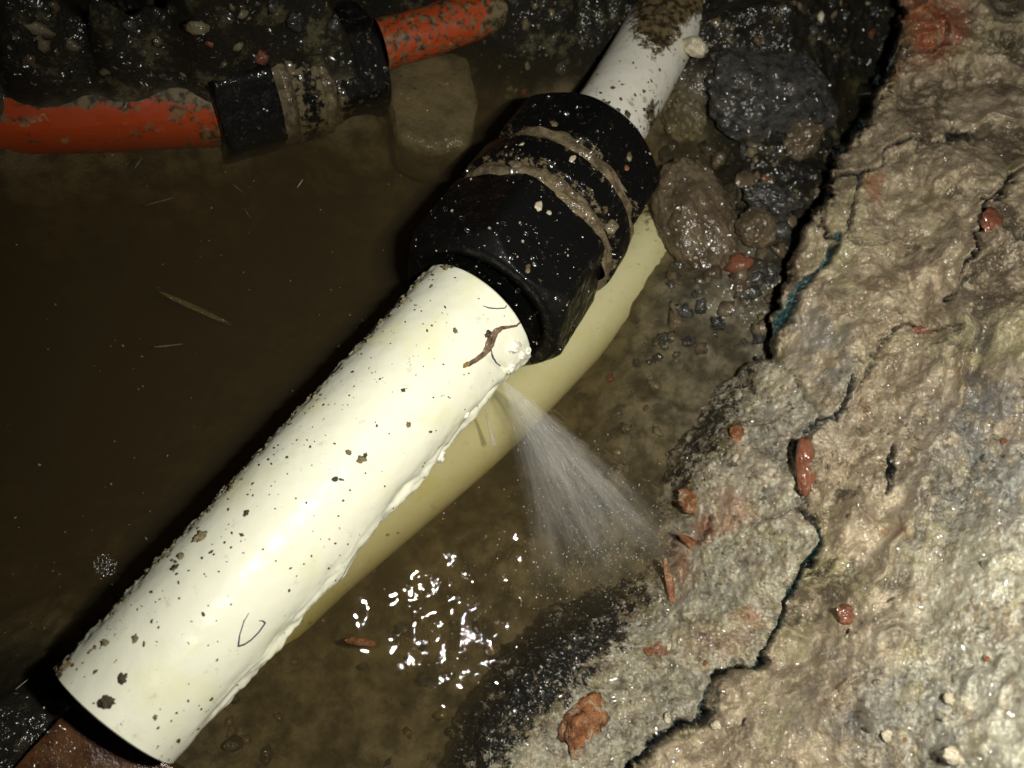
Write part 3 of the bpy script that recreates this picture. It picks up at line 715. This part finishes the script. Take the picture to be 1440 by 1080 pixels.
# ------------------------------------------------------------ grit scattered on the pipe
def grit_mesh(name, pts, mat, parent=None):
    """pts: (loc, normal, size)"""
    base = []
    for s in range(5):
        bm = bmesh.new(); bmesh.ops.create_icosphere(bm, subdivisions=2, radius=1)
        for v in bm.verts: v.co *= 1+.7*mn.noise(v.co*1.2+Vector((s*5, 0, 0)))+.25*mn.noise(v.co*3+Vector((0, s*5, 0)))
        base.append((np.array([tuple(v.co) for v in bm.verts]), np.array([[v.index for v in f.verts] for f in bm.faces]))); bm.free()
    Vs = []; Fs = []; n0 = 0
    for i, (l, n_, sz) in enumerate(pts):
        bv, bf = base[i % 5]; q = n_.to_track_quat('Z', 'Y').to_matrix() @ Matrix.Rotation(random.uniform(0, 6.28), 3, 'Z')
        sc = np.array([sz*random.uniform(.7, 1.5), sz*random.uniform(.7, 1.1), sz*random.uniform(.4, .8)])
        Vs.append((bv*sc)@np.array(q).T+np.array(l+n_*sz*.2)); Fs.append(bf+n0); n0 += len(bv)
    o = mesh_np(name, np.vstack(Vs), np.vstack(Fs), mat)
    return o
M_GRIT = mat_simple('dark_grit', (.065, .052, .024), .35, 1500.)
M_GRIT2 = mat_simple('tan_grit', (.22, .18, .09), .35, 1500.)
dn, up, sd_ = frame(A, B)
def pipe_point(t, th):
    P = A.lerp(B, t); d_ = up*math.cos(th)+sd_*math.sin(th)
    l, n_, i, dst = near_bvh.ray_cast(P+d_*.06, -d_)
    return (l, d_) if l else (P+d_*.022, d_)
ps = []; ps2 = []
for k in range(300):
    t = random.uniform(.01, .97); th = random.gauss(-.75, .55) if random.random() < .55 else random.uniform(-1.6, 1.5)
    l, n_ = pipe_point(t, th); ps.append((l, n_, random.choice([.00018, .00025, .0003, .0004])*random.uniform(.6, 1.3)))
for k in range(150):
    t = random.uniform(.0, .97); th = random.gauss(-1.35, .22); l, n_ = pipe_point(t, th); ps2.append((l, n_, random.uniform(.0003, .0008)))
o = tag(grit_mesh('grit', ps, M_GRIT), 'scattered dark grit stuck on the thick white pipe', 'grit', kind='stuff')
o = tag(grit_mesh('grit', ps2, M_GRIT2), 'tan sand grains along the upper left edge of the thick pipe', 'grit', kind='stuff')
BIG = [(508,646,7,M_GRIT2,'largest brown sand grain in the middle of the pipe'),(514,640,3.5,M_GRIT,'black grain touching the largest brown sand grain'),(490,636,4.5,M_GRIT2,'flat brown grain left of the largest sand grain'),
       (567,549,3.5,M_GRIT,'round black grain in the upper middle of the pipe'),(574,597,4.5,M_GRIT2,'tan grain at the right middle of the pipe'),(471,674,4.5,M_GRIT,'dark grain below the largest brown grain'),
       (346,722,5,M_GRIT,'glossy black grain on the left half of the pipe'),(340,752,3,M_GRIT,'crescent black grain below the glossy black grain'),(283,755,9,M_GRIT2,'grey brown clump on the left edge of the pipe'),
       (255,783,6,M_GRIT2,'pale grey grain on the left edge below the clump'),(247,798,5,M_GRIT,'dark grain beside the pale grey grain on the edge'),(172,955,8,M_GRIT,'black smear of grit near the open end'),
       (150,988,11,M_GRIT,'grey grit clump on the rim of the open end'),(93,937,9,M_GRIT2,'grey mud clump on the left corner of the open end'),(250,1041,3.5,M_GRIT,'black grain near the bottom of the pipe'),
       (297,983,3,M_GRIT,'small black grain on the lower right of the pipe'),(218,1008,4,M_GRIT2,'tan grain in the lower middle near the rim'),(720,435,6,M_GRIT2,'grey flat grain near the nut'),(686,470,6,M_GRIT,'dark grain on the torn sliver'),
       (628,377,6,M_GRIT2,'grey grain at the top end of the thick pipe'),(636,376,3,M_GRIT,'black grain at the top end of the thick pipe'),(640,465,4,M_GRIT2,'tan grain below the top end'),(571,423,7,M_GRIT2,'mud clump on the left edge near the coupling'),
       (190,899,5,M_GRIT2,'brown clump on the left edge lower down'),(149,905,6,M_GRIT2,'brown smear near the lower left edge')]
for k, (px, py, r_, mt, lb) in enumerate(BIG):
    l, n_ = hit(px, py)
    if l is None: 
        for q_ in range(1, 25):
            l, n_ = hit(px+q_, py+q_)
            if l: break
    if l is None: continue
    s = (l-CAM).dot(-ZC)/FPX*r_
    o = blob('grit_grain', l, (s, s*.75, s*.6), mt, 80+k, 3, .5, (0, 0, k*1.3)); tag(o, lb, 'grain', 'larger grains on the thick pipe')
# grit on the coupling, upper pipe, submerged ones
def scatter_bvh(obs, region, n_, szr, filt=None):
    out = []
    bvs = []; sd0 = random.random()*50
    for o in obs:
        me = o.data; M_ = o.matrix_world
        V_ = [tuple(v.co) for v in me.vertices]; bvs.append(BVHTree.FromPolygons(V_, [tuple(p.vertices) for p in me.polygons]))
    t = 0
    while len(out) < n_ and t < n_*30:
        t += 1; px = random.uniform(region[0], region[2]); py = random.uniform(region[1], region[3])
        best = None
        for bv in bvs:
            l, nn, i, d = bv.ray_cast(CAM, ray(px, py).normalized())
            if l is not None and (best is None or d < best[2]): best = (l, nn if nn.dot(CAM-l) > 0 else -nn, d)
        if best and filt and mn.noise(best[0]*110+Vector((sd0, 0, 0))) < filt*random.random(): continue
        if best: out.append((best[0], best[1], random.uniform(*szr)*(1 if random.random() < .85 else 1.8)))
    return out
parts = [o for o in C.objects if o.parent == ec]
tag(grit_mesh('grit', scatter_bvh(parts, (570, 130, 930, 510), 110, (.00012, .00038), .5), mat_simple('pale_grit', (.42, .40, .30), .3, 1500.)), 'pale grit sprinkled over the big black coupling', 'grit', kind='stuff')
ups = [o for o in C.objects if o.parent == ea]
tag(grit_mesh('grit', scatter_bvh(ups, (800, 0, 1010, 215), 70, (.0003, .0008)), M_GRIT), 'dark grit on the upper muddy white pipe', 'grit', kind='stuff')
_cbv = []
for o in parts+ups:
    _cbv.append(BVHTree.FromPolygons([tuple(o.matrix_world @ v.co) for v in o.data.vertices], [tuple(p.vertices) for p in o.data.polygons]))
for k, (px, py, w_, h_, mt, rot, lb) in enumerate([(805,224,17,8,M_PALE,-55,'white chip standing in for a glare highlight in the mud groove nearest the upper pipe'),(757,290,12,18,M_PALE,20,'pale triangular chip in the mud groove nearest the thick pipe'),(772,299,9,8,M_PALE,0,'tiny cream grain just below the triangular pale chip'),  # first entry: a glare highlight modelled as a pale fleck
        (881,236,10,10,M_BRICK,0,'orange crumb on the far nut of the big black coupling'),(859,318,20,24,M_TAN,0,'lump of tan mud at the right end of the far mud groove'),(728,232,24,13,M_MUD,10,'flat mud patch at the left end of the mud groove'),(884,220,12,14,M_MUD,0,'mud crumb above the orange crumb on the far nut'),
        (781,175,18,9,M_MUD,30,'mud smear on the top facet of the far nut'),(742,378,8,18,M_MUD,5,'pale mud drip on the face of the near nut')]):
    best = None
    for bv in _cbv:
        l, nn, i, d = bv.ray_cast(CAM, ray(px, py).normalized())
        if l is not None and (best is None or d < best[2]): best = (l, nn, d)
    if best:
        sc_ = (best[0]-CAM).dot(-ZC)/FPX/2
        o = blob('mud_crumb' if mt in (M_MUD, M_TAN) else 'stone_chip', best[0], (w_*sc_, h_*sc_, min(w_, h_)*sc_*.6), mt, 200+k, 3, .35, (0, 0, math.radians(-rot)), .5); tag(o, lb, 'mud' if mt in (M_MUD, M_TAN) else 'chip')
# loose gravel on the banks
M_GRV = [M_COB, M_GRAN, M_TAN, M_PALE, M_RED]
zones = [((0, 0, 520, 110), 34), ((680, 0, 800, 150), 14), ((930, 200, 1180, 500), 150), ((1000, 0, 1250, 60), 25), ((0, 930, 90, 1080), 0), ((760, 430, 960, 780), 60), ((560, 860, 700, 1080), 22), ((270, 930, 560, 1080), 12)]
grv = {i: [] for i in range(5)}
for (x0, y0, x1, y1), n_ in zones:
    for k in range(n_):
        px = random.uniform(x0, x1); py = random.uniform(y0, y1)
        l, nn, i, d = GR_BVH.ray_cast(CAM, ray(px, py).normalized())
        if l is None: continue
        if nn.z < 0: nn = -nn
        grv[random.choices(range(5), [8, 8, 3, .25, .3])[0]].append((l, nn, random.choice([.0010, .0014, .002, .003])*(1.7 if px > 920 and py > 190 and random.random() < .4 else 1)))
for i, p in grv.items():
    tag(grit_mesh('gravel', p, M_GRV[i]), ['brown', 'dark grey', 'tan', 'pale', 'reddish'][i]+' gravel scattered over the pit floor and banks', 'gravel', kind='stuff')

# ------------------------------------------------------------ water beads added for sparkle, each tilted to catch the flash
def bead_mat():
    m = N('glint_bead'); gl = m.n('BsdfGlossy', {'Color': (1, 1, 1), 'Roughness': .2}); tr = m.n('BsdfTransparent', {'Color': (.96, .96, .95)})
    fr = m.n('Fresnel', {'IOR': 1.45}); mx = m.n('MixShader', {0: fr.outputs[0], 1: tr, 2: gl}); m.t.links.new(mx.outputs[0], m.out.inputs[0]); return m.m
M_BEAD = bead_mat()
def bead_mesh(label, pts):
    bm = bmesh.new(); bmesh.ops.create_icosphere(bm, subdivisions=3, radius=1)
    bv = np.array([tuple(v.co) for v in bm.verts]); bf = np.array([[v.index for v in f.verts] for f in bm.faces]); bm.free()
    Vs = []; Fs = []; n0 = 0
    for (l, n_, sz) in pts:
        hv = ((CAM-l).normalized()+(LP-l).normalized()).normalized()
        d = (n_*random.uniform(.0, .8)+hv+Vector((random.gauss(0, .22), random.gauss(0, .22), random.gauss(0, .22)))).normalized()
        q = np.array(d.to_track_quat('Z', 'Y').to_matrix()@Matrix.Rotation(random.uniform(0, 6.28), 3, 'Z'))
        sc = np.array([sz*random.uniform(.6, 1.7), sz*random.uniform(.5, .9), sz*.17])
        Vs.append((bv*sc)@q.T+np.array(l+n_*sz*.1)); Fs.append(bf+n0); n0 += len(bv)
    return tag(mesh_np('glint_bead', np.vstack(Vs), np.vstack(Fs), M_BEAD), label, 'water beads', kind='stuff')
def bead_pts(bvs, zones):
    out = []
    for (x0, y0, x1, y1), n_, sz in zones:
        for k in range(n_):
            px = random.uniform(x0, x1); py = random.uniform(y0, y1)
            best = None
            for bv in bvs:
                l, nn, i, d = bv.ray_cast(CAM, ray(px, py).normalized())
                if l is not None and (best is None or d < best[2]): best = (l, nn if nn.dot(CAM-l) > 0 else -nn, d)
            if best and best[0].z > .0005: out.append((best[0], best[1], sz*random.choice([.5, .7, 1, 1.5])))
    return out
def tri_bvh(o):
    return BVHTree.FromPolygons([tuple(o.matrix_world @ v.co) for v in o.data.vertices], [tuple(p.vertices) for p in o.data.polygons])
bpy.context.view_layer.update()
_st = [tri_bvh(o) for o in C.objects if o.type == 'MESH' and o.name.split('.')[0] in ('stone', 'cobble', 'floor_tile') and o.parent is None]
_cp = [tri_bvh(o) for o in C.objects if o.type == 'MESH' and o.parent in (ec, e2)]
bead_mesh('water beads added as glints on the broken concrete and mortar', bead_pts(ROCK_BVH, [((660, 780, 960, 1080), 300, .0009), ((960, 520, 1130, 1080), 130, .0007), ((1100, 200, 1440, 700), 150, .0007), ((1150, 700, 1440, 1080), 110, .0008), ((1240, 0, 1440, 200), 40, .0006)]))
bead_mesh('water beads added as glints on the soil banks and wet stones', bead_pts([GR_BVH]+_st, [((0, 0, 520, 120), 90, .0011), ((690, 0, 830, 150), 30, .0008), ((920, 200, 1120, 480), 110, .0011), ((990, 30, 1240, 250), 130, .0011), ((0, 930, 240, 1080), 70, .0010)]))
bead_mesh('water beads added as glints on the black couplings', bead_pts(_cp, [((570, 130, 930, 510), 150, .0008), ((280, 60, 540, 190), 40, .001)]))

# ------------------------------------------------------------ water
def build_water():
    st = .00085
    a0 = at(-180, 1200); xs = np.arange(-.33, .25, st); ys = np.arange(-.22, .36, st)
    X, Y = np.meshgrid(xs, ys, indexing='ij')
    x = X.ravel(); y = Y.ravel(); V = np.stack([x, y, x*0], -1); px, py = to_px(V)
    turb = .8*np.exp(-(((px-740)/150)**2+((py-790)/120)**2))+.9*np.exp(-(((px-655)/80)**2+((py-920)/130)**2))
    mild = np.exp(-(((px-600)/230)**2+((py-890)/200)**2))
    z = .00010*fbm(x*30, y*30, 3, 101)
    z += mild*.00045*fbm(x*55, y*55, 2, 112)
    z += np.clip(turb, 0, 1)*(.00036*fbm(x*150, y*150, 3, 103, .55)+.00008*(1-2*np.abs(pn(x*260, y*260, 104))))
    V[:, 2] = z
    F = grid_faces(len(xs), len(ys)); n0 = len(V); nx, ny = len(xs), len(ys)
    # closed body: sides and bottom
    rim = [i*ny for i in range(nx)]+[(nx-1)*ny+j for j in range(1, ny)]+[i*ny+ny-1 for i in range(nx-2, -1, -1)]+[j for j in range(ny-2, 0, -1)]
    Vb = V[rim].copy(); Vb[:, 2] = -.16; k = len(rim)
    V = np.vstack([V, Vb, [[xs.mean(), ys.mean(), -.16]]]); rimb = list(range(n0, n0+k)); c = n0+k
    Fs = [[rim[i], rimb[i], rimb[(i+1) % k], rim[(i+1) % k]] for i in range(k)]
    Fb = [[rimb[i], c, c, rimb[(i+1) % k]] for i in range(k)]
    me = bpy.data.meshes.new('water')
    Fa = np.vstack([F, np.array(Fs)]); 
    tot = len(Fa)*4+k*3; idx = np.concatenate([Fa.ravel(), np.array([[rimb[i], c, rimb[(i+1) % k]] for i in range(k)]).ravel()]).astype(np.int32)
    me.vertices.add(len(V)); me.vertices.foreach_set('co', V.astype(np.float32).ravel())
    me.loops.add(tot); me.loops.foreach_set('vertex_index', idx)
    me.polygons.add(len(Fa)+k); me.polygons.foreach_set('loop_start', np.concatenate([np.arange(len(Fa))*4, len(Fa)*4+np.arange(k)*3]).astype(np.int32))
    me.update(calc_edges=True); me.polygons.foreach_set('use_smooth', np.ones(len(Fa)+k, bool))
    a = me.attributes.new('turb', 'FLOAT', 'POINT'); tv = np.zeros(len(V)); tv[:n0] = np.clip(turb, 0, 1); a.data.foreach_set('value', tv.astype(np.float32))
    m = N('muddy_water')
    hb = m.noise(260, 2, .5, dist=.6); hb2 = m.noise(900, 2, .6, dist=1.)
    b = m.bump(m.math('ADD', m.math('MULTIPLY', hb, m.math('ADD', m.math('MULTIPLY', m.attr('turb'), 1.), .03)), m.math('MULTIPLY', hb2, m.math('MULTIPLY', m.attr('turb'), .25))), .00016, 1.)
    gl = m.n('BsdfGlossy', {'Color': (1, 1, 1), 'Roughness': .02, 'Normal': b}); tr = m.n('BsdfTransparent', {'Color': (1, 1, 1)})
    fr = m.n('Fresnel', {'IOR': 1.33, 'Normal': b})
    mx = m.n('MixShader', {0: fr.outputs[0], 1: tr, 2: gl}); m.t.links.new(mx.outputs[0], m.out.inputs[0])
    sc = m.n('VolumeScatter', {'Color': (.78, .68, .48), 'Density': 6.6, 'Anisotropy': .2}); ab = m.n('VolumeAbsorption', {'Color': (.70, .61, .34), 'Density': 36.})
    ad = m.n('AddShader', {0: sc, 1: ab}); m.t.links.new(ad.outputs[0], m.out.inputs['Volume'])
    me.materials.append(m.m)
    bm = bmesh.new(); bm.from_mesh(me); bmesh.ops.recalc_face_normals(bm, faces=bm.faces); bm.to_mesh(me); bm.free()
    o = bpy.data.objects.new('water', me); C.objects.link(o)
    return tag(o, 'murky brown water filling the pit', kind='structure')
water = build_water()

# ------------------------------------------------------------ the leaking jet
def m_spray():
    m = N('water_spray')
    d = m.n('BsdfDiffuse', {'Color': (.8, .8, .78)}); g = m.n('BsdfGlossy', {'Color': (1, 1, 1), 'Roughness': .2}); t = m.n('BsdfTransparent'); tl = m.n('BsdfTranslucent', {'Color': (.8, .8, .78)})
    a = m.n('MixShader', {0: .25, 1: d, 2: g}); b = m.n('MixShader', {0: .4, 1: a, 2: tl}); c = m.n('MixShader', {0: .30, 1: t, 2: b})
    m.t.links.new(c.outputs[0], m.out.inputs[0]); return m.m
def m_sheet():
    m = N('water_sheet')
    d = m.n('BsdfDiffuse', {'Color': (.75, .75, .72)}); t = m.n('BsdfTransparent'); tl = m.n('BsdfTranslucent', {'Color': (.75, .75, .72)})
    a = m.n('MixShader', {0: .4, 1: d, 2: tl})
    u = m.attr('fanu'); v = m.attr('fanv')
    vec = m.n('CombineXYZ', {0: m.math('MULTIPLY', u, 11.), 1: m.math('MULTIPLY', v, 1.8), 2: 0.}).outputs[0]
    st = m.noise(1., 5, .7, vec=vec)
    al = m.math('MULTIPLY', m.ramp(st, .36, .74, .03, .25), m.attr('fana'))
    c = m.n('MixShader', {0: al, 1: t, 2: a}); m.t.links.new(c.outputs[0], m.out.inputs[0]); return m.m
M_SPR = m_spray(); M_SHT = m_sheet()
AP = at(704, 531, .020)
es = empty('water_jet', AP, 'thin fan of leaking water spraying from under the thick pipe', 'water jet')
def fan_pt(u, v, lift=0.):
    """u across 0..1, v along 0..1"""
    ex = 752+u*212; ey = 842-100*u
    E_ = at(ex, ey, 0)
    p = AP.lerp(E_, v); p.z += .012*v*(1-v)+lift*v
    w_ = .006*v*mn.noise(Vector((u*6, v*2.5, lift*200)))
    return p+XC*w_*.6+Vector((0, 0, w_*.5))
for k in range(5):
    nu, nv = 48, 48; V = []; fu = []; fv = []; fa = []
    sh = [0, .03, -.05, .08, -.02][k]; le = [1.05, .9, 1.2, .75, 1.1][k]
    for i in range(nu):
        for j in range(nv):
            u = i/(nu-1); v = (.004+.996*j/(nv-1))*le
            V.append(tuple(fan_pt(u+sh*v, v, (-.004+.0025*k)*math.sin(math.pi*u)))); fu.append(u+k*3.1); fv.append(v+k)
            fa.append(min(1, 1.8*u+.05, 5*(1-u))*(1-.35*v)*(1 if v < .65*le else (le-v)/(.35*le)))
    o = mesh_np('water_sheet', np.array(V), grid_faces(nu, nv), M_SHT, attrs={'fanu': fu, 'fanv': fv, 'fana': fa}); reparent(o, es)
Vs = []; Fs = []; n0 = 0
for k in range(520):
    u = random.choice([.40, .5, .62, .75, .9])+random.gauss(0, .12); v0 = random.uniform(.05, .95); v1 = min(1.05, v0+random.uniform(.015, .07)); lf = random.gauss(0, .0045)
    nn = 6; r_ = random.uniform(.00003, .00008); du = random.gauss(0, .02)
    P = [fan_pt(u+du*i/nn, v0+(v1-v0)*i/(nn-1), lf) for i in range(nn)]
    d = (P[-1]-P[0]).normalized(); a = d.orthogonal().normalized(); b = d.cross(a)
    for i, p in enumerate(P):
        rr = r_*math.sin(math.pi*(i+.4)/(nn-.2))
        for q_ in range(4): Vs.append(tuple(p+(a*math.cos(q_*1.5708)+b*math.sin(q_*1.5708))*rr))
    Fs.append(grid_faces(nn, 4, True)+n0); n0 += nn*4
o = mesh_np('water_thread', np.array(Vs), np.vstack(Fs), M_SPR); o['kind'] = 'stuff'; reparent(o, es)
dr = []
for k in range(520):
    u = random.gauss(.58, .30); v = min(1.3, abs(random.gauss(.85, .28)))
    p = fan_pt(u, v, random.gauss(0, .005)); p.z = max(p.z, .0004)+abs(random.gauss(0, .0012))
    dr.append((p, Vector((0, 0, 1)), random.choice([.00006, .00006, .00009, .00016])))
for k in range(240):
    q_ = random.random(); p = at(760+190*q_+random.gauss(0, 22), 815-75*q_+random.gauss(0, 26), abs(random.gauss(0, .0012))); dr.append((p, Vector((0, 0, 1)), random.uniform(.00006, .00016)))
for k in range(120):
    p = at(random.gauss(780, 110), random.gauss(780, 90), random.uniform(.001, .012)); dr.append((p, Vector((0, 0, 1)), random.uniform(.00006, .00018)))
M_DROP = N('water_drop'); M_DROP.pbsdf((.75, .75, .75), .08, **{'Specular IOR Level': 1.}); M_DROP = M_DROP.m
o = grit_mesh('water_drop', dr, M_DROP); o['kind'] = 'stuff'; reparent(o, es)
# small second squirt
V, F, LL, TH = sweep(bez([at(677, 578, .010), at(683, 603, .004), at(689, 626, 0)], 20), lambda L, T: .0002+.0007*L/.012+0*T, 12)
M_SQ = mat_simple('white_water', (.6, .6, .55), .2)
o = mesh_np('water_squirt', V+np.array([.0012, 0, .002]), F, M_SPR); reparent(o, es)
# foam of tiny bubbles on the dark water
bb = []
for k in range(150):
    a = random.uniform(0, 6.28); r_ = 17*math.sqrt(random.random()); bb.append((at(148+r_*math.cos(a), 795+r_*math.sin(a)*.95, .0002), Vector((0, 0, 1)), random.uniform(.00012, .00028)))
M_BUB = N('bubble_film'); g = M_BUB.n('BsdfGlossy', {'Color': (.9, .9, .9), 'Roughness': .15}); t = M_BUB.n('BsdfTransparent'); c = M_BUB.n('MixShader', {0: .3, 1: t, 2: g}); M_BUB.t.links.new(c.outputs[0], M_BUB.out.inputs[0])
tag(grit_mesh('bubbles', bb, M_BUB.m), 'round cluster of tiny bubbles on the dark water', 'bubbles', kind='stuff')
# floating specks and drifting straws
fl = []
for k in range(120):
    fl.append((at(random.uniform(0, 600), random.uniform(200, 900), random.uniform(-.012, -.001)), Vector((0, 0, 1)), random.uniform(.00015, .00045)))
tag(grit_mesh('silt', fl, M_GRIT2), 'silt specks drifting in the dark water at left', 'silt', kind='stuff')
STR = [(225,283,40,-25,.5,'pale grey fleck drifting in the dark water below the orange pipe'),(335,265,22,35,.5,'short pale fleck right of the longer one'),(348,300,16,55,.4,'tiny pale fleck below the short one'),(195,228,20,-70,.8,'dull grey fleck just under the orange pipe'),
       (272,432,120,22,2.6,'long grey leaf shred sunk in the dark water'),(236,486,40,-12,.7,'thin pale straw below the leaf shred'),(422,258,16,-65,.3,'thin white straw near the tan block'),(177,148,12,-80,.3,'tiny pale straw on the orange pipe'),(30,963,18,-45,.3,'thin yellow straw on the black soil at lower left')]
for k, (px, py, L_, rot, wd, lb) in enumerate(STR):
    h = -.022 if wd > 1 else (.0004 if k in (6,) else (-.006 if k < 7 else (.012 if k == 7 else .008)))
    c = at(px, py, h); s = (c-CAM).dot(-ZC)/FPX/2
    o = blob('plant_shred', c, (L_*s, wd*3*s, .6*s+.0001), M_PALE if k in (6, 7, 8) else M_TAN, 130+k, 3, .3, (0, 0, math.radians(-rot)))
    tag(o, lb, 'plant shred')
